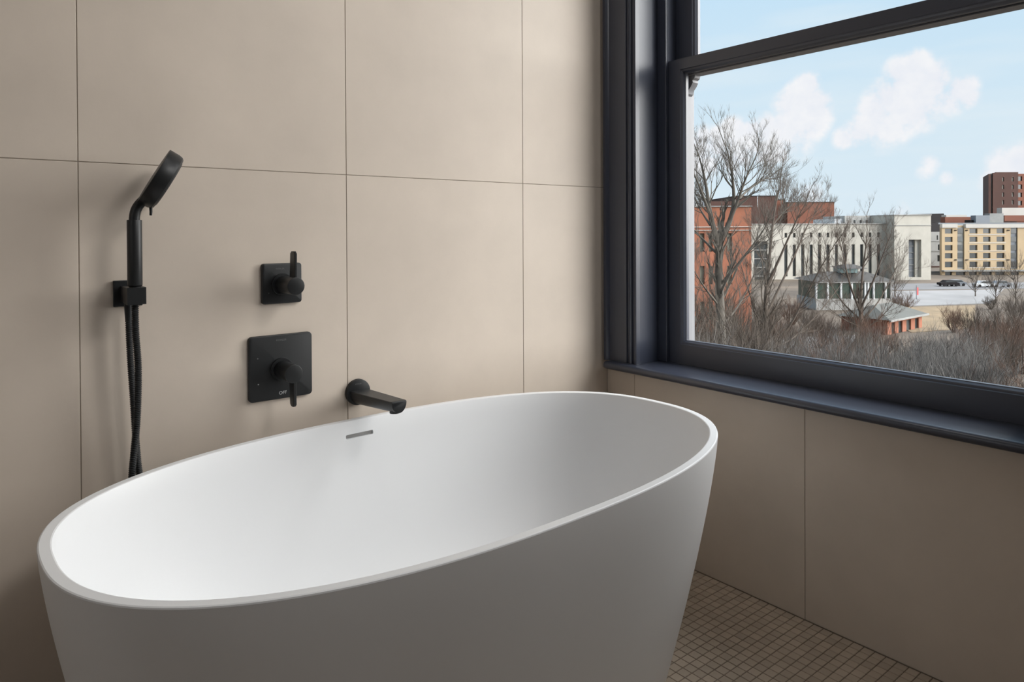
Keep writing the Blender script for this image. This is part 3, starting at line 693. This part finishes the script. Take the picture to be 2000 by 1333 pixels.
# glazed pavilion with hipped roof
b = Bld('glazed_pavilion', 1672, 118, 'low glazed pavilion with white posts behind the middle tree')
def hip(bd, name, m, p0, p1, ye, yr, D, dep, inset=0.25):
    x0, x1 = bd.x(p0, D), bd.x(p1, D); pc = (p0+p1)/2; ze, zr = bd.z(pc, ye, D), bd.z(pc, yr, D); xi = (x1-x0)*inset
    return MB().add([(x0,-0.4,ze),(x1,-0.4,ze),(x1,dep,ze),(x0,dep,ze),(x0+xi,dep*0.45,zr),(x1-xi,dep*0.45,zr)], [(0,1,5,4),(1,2,5),(2,3,4,5),(3,0,4),(0,3,2,1)]).build(name, m, bd.root)
b.box('glazing', PANEG, 1596, 1742, 552, 584, 0.3, 7.5); b.box('base_wall', STONE2, 1594, 1745, 584, None, 0.0, 8)
for p in (1594.5, 1617, 1643, 1664, 1690, 1696, 1707, 1730, 1741): b.box('post', WHITEB, p-1.6, p+1.6, 551, 585, -0.05, 0.35)
b.box('beam', WHITEB, 1594, 1745, 549, 552.5, -0.15, 0.5)
hip(b, 'roof', SHINGLE, 1588, 1750, 550, 533, 118, 8.5)
b.box('lantern', TEAL, 1655, 1690, 524, 535, 2.6, 2.6)
hip(b, 'lantern_roof', SHINGLE, 1652, 1693, 525, 518, 118, 6.0)

# small brick house with grey roof, set at an angle
hr0 = W(RX(1733, 90), 90, GZ); hse = empty('brick_cottage', hr0, -YAW + math.radians(38)); tag(hse, 'small red brick house with low grey roof before the lawn', 'building')
HZ = ZY(1740, 625, 90) - GZ
mb = MB(); opens = [(1.2, 2.2), (3.2, 4.4), (5.6, 7.0), (8.2, 9.4)]
xsx = [0.0] + [v for o in opens for v in o] + [10.5]
for i in range(0, len(xsx)-1, 2): mb.box(xsx[i], xsx[i+1], 0, 0.3, 0, HZ)
for a, c in opens: mb.box(a, c, 0, 0.3, HZ-0.5, HZ); mb.box(a, c, 0, 0.3, 0, HZ-2.2)
mb.build('wall', BRICK1, hse); MB().box(0, 10.5, 0.32, 6, 0, HZ).build('wall_core', BRICK2, hse)
for a, c in opens: MB().box(a, c, 0.18, 0.24, HZ-2.2, HZ-0.5).build('window', PANEB, hse)
MB().add([(-0.5,-0.6,HZ),(11,-0.6,HZ),(11,6.6,HZ),(-0.5,6.6,HZ),(2.6,3,HZ+1.5),(8,3,HZ+1.5)], [(0,1,5,4),(1,2,5),(2,3,4,5),(3,0,4),(0,3,2,1)]).build('roof', SHEET, hse)
MB().box(-0.6, 11.1, -0.7, -0.5, HZ-0.2, HZ+0.02).build('gutter', GREYR, hse)

# parked cars, banner, street poles
def car(px, D, m, label, rz=0.0):
    o = empty('car', W(RX(px, D), D, GZ+0.06), -YAW+rz); tag(o, label, 'car', 'cars parked along the street')
    side = [(-2.2, 0.35), (-2.2, 0.85), (-1.5, 0.95), (-0.8, 1.45), (0.9, 1.45), (1.6, 0.98), (2.2, 0.85), (2.2, 0.35)]
    MB().prism(side, lambda u, v, t: (u, t, v), -0.85, 0.85).build('body', m, o)
    MB().prism([(-1.3, 0.98), (-0.75, 1.38), (0.85, 1.38), (1.4, 0.98)], lambda u, v, t: (u, t, v), -0.87, 0.87).build('windows', PANEB, o)
    for x in (-1.4, 1.4):
        for y in (-0.8, 0.8): MB().rings([[(x+0.33*math.cos(a), y+d, 0.33+0.33*math.sin(a)) for a in [2*math.pi*k/14 for k in range(14)]] for d in (-0.1, 0.1)]).build('wheel', SLATE, o)
car(1852, 165, SLATE, 'black car parked left of the beige apartments'); car(1866, 166, GREY, 'grey car beside the black car on the street')
car(1921, 162, WHITEB, 'white car parked by the street trees'); car(1953, 162, GREY, 'dark car parked at the right end of the street')
bn = empty('street_banner', W(RX(1790, 135), 135, GZ)); tag(bn, 'red banner on a pole by the plaza', 'banner')
zt = ZY(1790, 562, 135); zb_ = ZY(1790, 577, 135)
MB().tube([(0, 0, 0), (0, 0, zt-GZ+0.4)], 0.07, 8).build('pole', GREY, bn)
MB().box(0.05, 0.85, -0.03, 0.03, zb_-GZ, zt-GZ).build('cloth', REDP, bn)

# ------------------------------------------------------------------ bare trees
def twig_tube(mb, P, r0, r1, n):
    k = len(P); mb.tube(P, [r0 + (r1-r0)*i/(k-1) for i in range(k)], n, cap=False)
def grow(mb, rg, p, d, L, r, level, n=4, up=0.25, spread=0.8, kids=(5, 4, 3)):
    """a crooked branch and, recursively, its side branches"""
    seg = 4 if level > 0 else 3; P = [Vector(p)]; d = Vector(d).normalized(); dirs = []
    for i in range(seg):
        d = (d + Vector((rg.uniform(-1, 1), rg.uniform(-1, 1), rg.uniform(-0.6, 1)*1.0))*0.22 + Vector((0, 0, up*0.25))).normalized()
        P.append(P[-1] + d*(L/seg)); dirs.append(d)
    twig_tube(mb, P, r, r*0.35, n if level > 1 else 3)
    if level == 0: return
    for j in range(kids[level-1] if level-1 < len(kids) else kids[-1]):
        t = rg.uniform(0.3, 1.0)*seg; i = min(int(t), seg-1); q = P[i].lerp(P[i+1], t-i); a = dirs[i]
        perp = a.cross(Vector((rg.uniform(-1, 1), rg.uniform(-1, 1), rg.uniform(-1, 1)))).normalized()
        nd = (a + perp*rg.uniform(0.4, 1.0)*spread + Vector((0, 0, up))).normalized()
        grow(mb, rg, q, nd, L*rg.uniform(0.42, 0.68), max(r*0.42, 0.006), level-1, n, up, spread, kids)
def guided_tree(name, label, stems, D, m, seed, group, branch=2.2, per=7, level=2, cat='tree', rmin=0.012):
    """stems: [(r0, r1, [(px, py, dD), ...])] lie in space at distance D+dD; side branches grow from them"""
    rg = random.Random(seed); px0 = stems[0][2][0][0]; base = W(RX(px0, D), D, GZ)
    o = empty(name, base); tag(o, label, cat, group)
    tr, tw = MB(), MB()
    for (r0, r1, pts) in stems:
        P = [W(RX(px, D+dd, py), D+dd, ZY(px, py, D+dd)) - base for px, py, dd in pts]
        if len(P) > 2: P = smooth_path(P, 4)
        k = len(P); twig_tube(tr, P, r0*0.8, r1*0.7, 7)
        for j in range(per):
            t = rg.uniform(0.35, 1.0)*(k-1); i = min(int(t), k-2); q = P[i].lerp(P[i+1], t-i); a = (P[i+1]-P[i]).normalized()
            perp = a.cross(Vector((rg.uniform(-1, 1), rg.uniform(-1, 1), rg.uniform(-1, 1)))).normalized()
            grow(tw, rg, q, a + perp*rg.uniform(0.5, 1.1), branch*rg.uniform(0.6, 1.2)*(1.15-0.5*t/(k-1)), max(rmin, (r0+(r1-r0)*t/(k-1))*0.35), level)
        grow(tw, rg, P[-1], P[-1]-P[-2], branch*0.8, r1, level)
    tr.build('trunk', m, o, smooth=60, recalc=False); tag(tw.build('twigs', m, o, recalc=False), kind='stuff')
    return o
GB = ZY(1400, 800, 46)
def gnd(px, D): return (px, 447 + (1.07355-GZ)*F_PX/D, 0)
TG = 'bare winter trees outside the window'
guided_tree('bare_tree', 'tallest bare tree with forked trunk before the orange brick building',
    [(0.42, 0.30, [gnd(1412, 46), (1408, 640, 0), (1404, 540, 0), (1404, 480, 0)]),
     (0.26, 0.05, [(1404, 485, 0), (1395, 450, 0), (1387, 415, 0.3), (1380, 370, 0.6), (1372, 330, 0.9), (1364, 302, 1.0)]),
     (0.26, 0.05, [(1404, 480, 0), (1424, 435, -0.3), (1433, 395, -0.5), (1430, 345, -0.6), (1422, 300, -0.8)]),
     (0.16, 0.04, [(1424, 435, -0.3), (1440, 395, -0.8), (1456, 350, -1.4), (1474, 312, -1.6)]),
     (0.12, 0.03, [(1433, 400, -0.5), (1460, 372, 0.6), (1490, 352, 1.2), (1505, 345, 1.5)]),
     (0.13, 0.03, [(1391, 430, 0), (1372, 380, -0.8), (1358, 345, -1.2), (1350, 325, -1.4)]),
     (0.10, 0.03, [(1387, 440, 0), (1368, 410, 0.9), (1352, 378, 1.3)]),
     (0.14, 0.03, [(1404, 560, 0), (1435, 525, -0.8), (1470, 480, -1.3), (1492, 448, -1.6), (1505, 420, -1.8)]),
     (0.12, 0.03, [(1405, 500, 0), (1375, 470, 1.0), (1356, 450, 1.6), (1340, 425, 2)]),
     (0.11, 0.03, [(1406, 600, 0), (1375, 560, -1), (1350, 520, -1.5)]),
     (0.10, 0.03, [(1408, 640, 0), (1440, 600, 1), (1465, 555, 1.5), (1480, 520, 2)])], 46, BARK, 3, TG, branch=2.4, per=14, level=3)
guided_tree('bare_tree', 'slender multi-stemmed bare tree in front of the white building\'s left end',
    [(0.34, 0.20, [gnd(1494, 54), (1492, 690, 0), (1494, 620, 0), (1497, 560, 0)]),
     (0.18, 0.05, [(1497, 565, 0), (1503, 500, 0.4), (1509, 440, 0.7), (1516, 395, 1), (1524, 362, 1.2)]),
     (0.14, 0.04, [(1497, 560, 0), (1520, 510, -0.5), (1540, 465, -0.9), (1556, 430, -1.2), (1572, 400, -1.5)]),
     (0.13, 0.04, [(1494, 620, 0), (1530, 545, 0.8), (1556, 490, 1.2), (1575, 445, 1.6), (1590, 420, 2)]),
     (0.12, 0.04, [(1492, 690, 0), (1540, 640, -0.8), (1575, 575, -1.2), (1605, 520, -1.8), (1632, 475, -2.2)]),
     (0.10, 0.03, [(1494, 640, 0), (1470, 590, 0.6), (1455, 545, 1), (1445, 510, 1.3)]),
     (0.10, 0.03, [(1493, 690, 0), (1550, 660, 1.4), (1600, 610, 2.2), (1640, 560, 3)]),
     (0.09, 0.03, [(1497, 560, 0), (1488, 510, -0.6), (1480, 465, -1)]),
     (0.10, 0.03, [(1509, 440, 0.7), (1530, 415, 1.2), (1546, 400, 1.5)])], 54, TWIG, 8, TG, branch=2.4, per=14, level=3)
guided_tree('bare_tree', 'round-crowned bare tree growing before the glazed pavilion',
    [(0.36, 0.24, [gnd(1684, 78), (1682, 660, 0), (1680, 600, 0)]),
     (0.22, 0.05, [(1680, 602, 0), (1684, 540, 0.5), (1690, 490, 1), (1694, 450, 1.4)]),
     (0.16, 0.04, [(1680, 610, 0), (1660, 555, -0.8), (1648, 505, -1.2), (1640, 470, -1.4)]),
     (0.16, 0.04, [(1680, 605, 0), (1705, 550, -0.9), (1722, 505, -1.4), (1735, 470, -1.8)]),
     (0.12, 0.04, [(1681, 625, 0), (1645, 590, 1), (1620, 550, 1.6), (1604, 520, 2)]),
     (0.12, 0.04, [(1682, 630, 0), (1715, 590, 1), (1740, 545, 1.6), (1752, 520, 2)]),
     (0.10, 0.03, [(1682, 640, 0), (1650, 625, -1), (1615, 600, -2)]),
     (0.10, 0.03, [(1682, 650, 0), (1720, 620, -1), (1748, 590, -2)])], 78, TWIG, 11, TG, branch=3.0, per=15, level=3, rmin=0.016)
guided_tree('bare_tree', 'small bare treetop rising behind the red brick roofline',
    [(0.5, 0.3, [gnd(1531, 310), (1531, 420, 0), (1531, 395, 0)]), (0.22, 0.08, [(1531, 398, 0), (1527, 380, 1), (1524, 365, 2)]), (0.22, 0.08, [(1531, 398, 0), (1536, 378, -1), (1538, 364, -2)])],
    310, TWIG, 5, TG, branch=4.0, per=16, rmin=0.05)
for (px, D, top, lab, sd) in ((1575, 150, 462, 'thin bare street tree before the middle of the white facade', 21), (1618, 150, 455, 'second thin bare street tree along the white facade', 22), (1652, 150, 452, 'bare street tree left of the round-crowned tree', 23),
                              (1748, 140, 520, 'low bare tree beside the end block\'s doorway', 24), (1905, 140, 535, 'bare street tree before the apartment shopfronts', 25), (1984, 120, 520, 'bare street tree at the right edge before the apartments', 26), (1945, 130, 545, 'small bare tree between parked cars', 27)):
    h = (1.07355-GZ)*F_PX/D + 447
    guided_tree('bare_tree', lab, [(0.16, 0.08, [gnd(px, D), (px, h-(h-top)*0.45, 0)]), (0.09, 0.03, [(px, h-(h-top)*0.45, 0), (px-5, h-(h-top)*0.72, 0.5), (px-10, top+8, 0.8)]), (0.09, 0.03, [(px, h-(h-top)*0.45, 0), (px+4, h-(h-top)*0.75, -0.5), (px+7, top, -0.8)])],
                D, TWIG, sd, TG, branch=2.6, per=14, rmin=0.03)
# brush: many-stemmed shrubs; a few forms, each plant turned and scaled its own way
def shrub_mesh(name, m, seed, stems, h, w, level=3, kids=(4, 4, 4)):
    rg = random.Random(seed); mb = MB()
    for i in range(stems):
        a = rg.uniform(0, 6.283); q = rg.uniform(0, 0.5)
        grow(mb, rg, (q*math.cos(a), q*math.sin(a), 0), (w*math.cos(a), w*math.sin(a), 1.1), h*rg.uniform(0.6, 1.0), 0.06, level, 4, 0.22, 0.9, kids)
    return mb.mesh(name, m, recalc=False)
forms = [shrub_mesh('brush_grey', TWIGG, 31, 34, 3.3, 0.8, 3, (5, 5, 4)), shrub_mesh('brush_brown', TWIG, 32, 30, 3.3, 0.75, 3, (5, 5, 4)), shrub_mesh('brush_russet', TWIGR, 33, 30, 3.2, 0.75, 3, (5, 5, 4))]
def shrub(px, D, top, form, label, wide=1.0, seed=0):
    if D < 60: top -= 14
    zt_ = ZY(px, top, D); s = (zt_-GZ)/(0.93*max(v.co.z for v in forms[form].vertices))
    o = tag(link('bare_shrub', forms[form], None, W(RX(px, D), D, GZ)), label, 'shrub', 'bare shrubs below the window')
    o.rotation_euler = (0, 0, seed*1.7); o.scale = (s*wide, s*wide, s)
SH = [(1585, 44, 668, 0, 'grey bare shrub by the slender tree\'s foot'), (1640, 42, 662, 2, 'reddish bare shrub left of the small brick house'), (1695, 43, 655, 0, 'grey bare shrub under the round-crowned tree'),
      (1750, 42, 662, 0, 'grey bare shrub in front of the small brick house'), (1805, 42, 660, 0, 'grey bare shrub below the house\'s right corner'), (1862, 42, 655, 0, 'grey bare shrub in the middle of the brush'), (1918, 41, 662, 0, 'grey bare shrub right of the middle of the brush'),
      (1975, 40, 672, 2, 'reddish bare shrub at the lower right window corner'), (1715, 34, 705, 0, 'near grey shrub low against the window\'s bottom rail'), (1800, 33, 712, 1, 'near brown shrub at the middle of the bottom rail'), (1880, 33, 715, 0, 'near grey shrub toward the right of the bottom rail'),
      (1960, 32, 722, 1, 'near brown shrub in the lower right corner'), (1630, 35, 692, 1, 'near brown shrub left on the bottom rail'), (1865, 92, 588, 2, 'round russet shrub on the lawn'), (1915, 80, 585, 1, 'brown shrub right of the lawn'), (1968, 74, 570, 1, 'tall brown shrub at the right window edge'),
      (1905, 68, 612, 2, 'russet shrub before the brown thicket'), (1995, 66, 600, 2, 'russet shrub cut by the right window edge'), (1945, 60, 618, 1, 'brown thicket shrub lower on the right'), (1360, 40, 560, 1, 'brown brush at the left window edge'), (1430, 42, 590, 1, 'brown brush under the tallest tree'), (1390, 38, 610, 0, 'grey brush at the lower left window corner'),
      (1478, 42, 640, 1, 'brown brush between the two nearest trees'), (1530, 44, 655, 0, 'grey brush right of the slender tree\'s foot'), (1640, 70, 600, 1, 'brown shrub left before the pavilion'), (1565, 58, 640, 1, 'brown shrub half hiding the car park\'s left side'), (1610, 57, 648, 2, 'russet shrub before the car park'), (1668, 58, 640, 1, 'brown shrub at the round-crowned tree\'s foot'), (1725, 56, 644, 1, 'brown shrub hiding the small house\'s left corner'), (1845, 56, 640, 0, 'grey shrub right of the small house'), (1790, 55, 648, 0, 'grey shrub hiding the foot of the small house'), (1895, 54, 640, 1, 'brown shrub below the russet shrubs'), (1715, 72, 598, 2, 'russet shrub right before the pavilion')]
SH += [(1500, 95, 575, 1, 'brown shrub before the white facade\'s tall left window'), (1545, 100, 570, 2, 'russet shrub left of the pavilion'), (1580, 92, 590, 1, 'brown shrub at the pavilion\'s left corner'), (1520, 84, 600, 2, 'russet shrub between the slender tree and the pavilion'),
       (1555, 76, 618, 1, 'brown shrub behind the car park'), (1600, 80, 606, 1, 'brown shrub left in front of the pavilion steps'), (1470, 80, 600, 1, 'brown shrub at the orange brick corner'), (1762, 112, 560, 2, 'russet shrub at the pavilion\'s right corner'),
       (1935, 118, 572, 1, 'brown shrub at the plaza\'s right end'), (1985, 100, 560, 1, 'brown shrub near the right window edge'), (1350, 52, 500, 1, 'tall brown brush against the left window edge'), (1385, 54, 540, 1, 'brown brush before the orange wall'), (1445, 56, 560, 1, 'brown brush before the orange wall\'s right part')]
for i, (px, D, top, fm, lab) in enumerate(SH): shrub(px, D, top, fm, lab, 1.0 if i % 3 else 0.85, i+1)
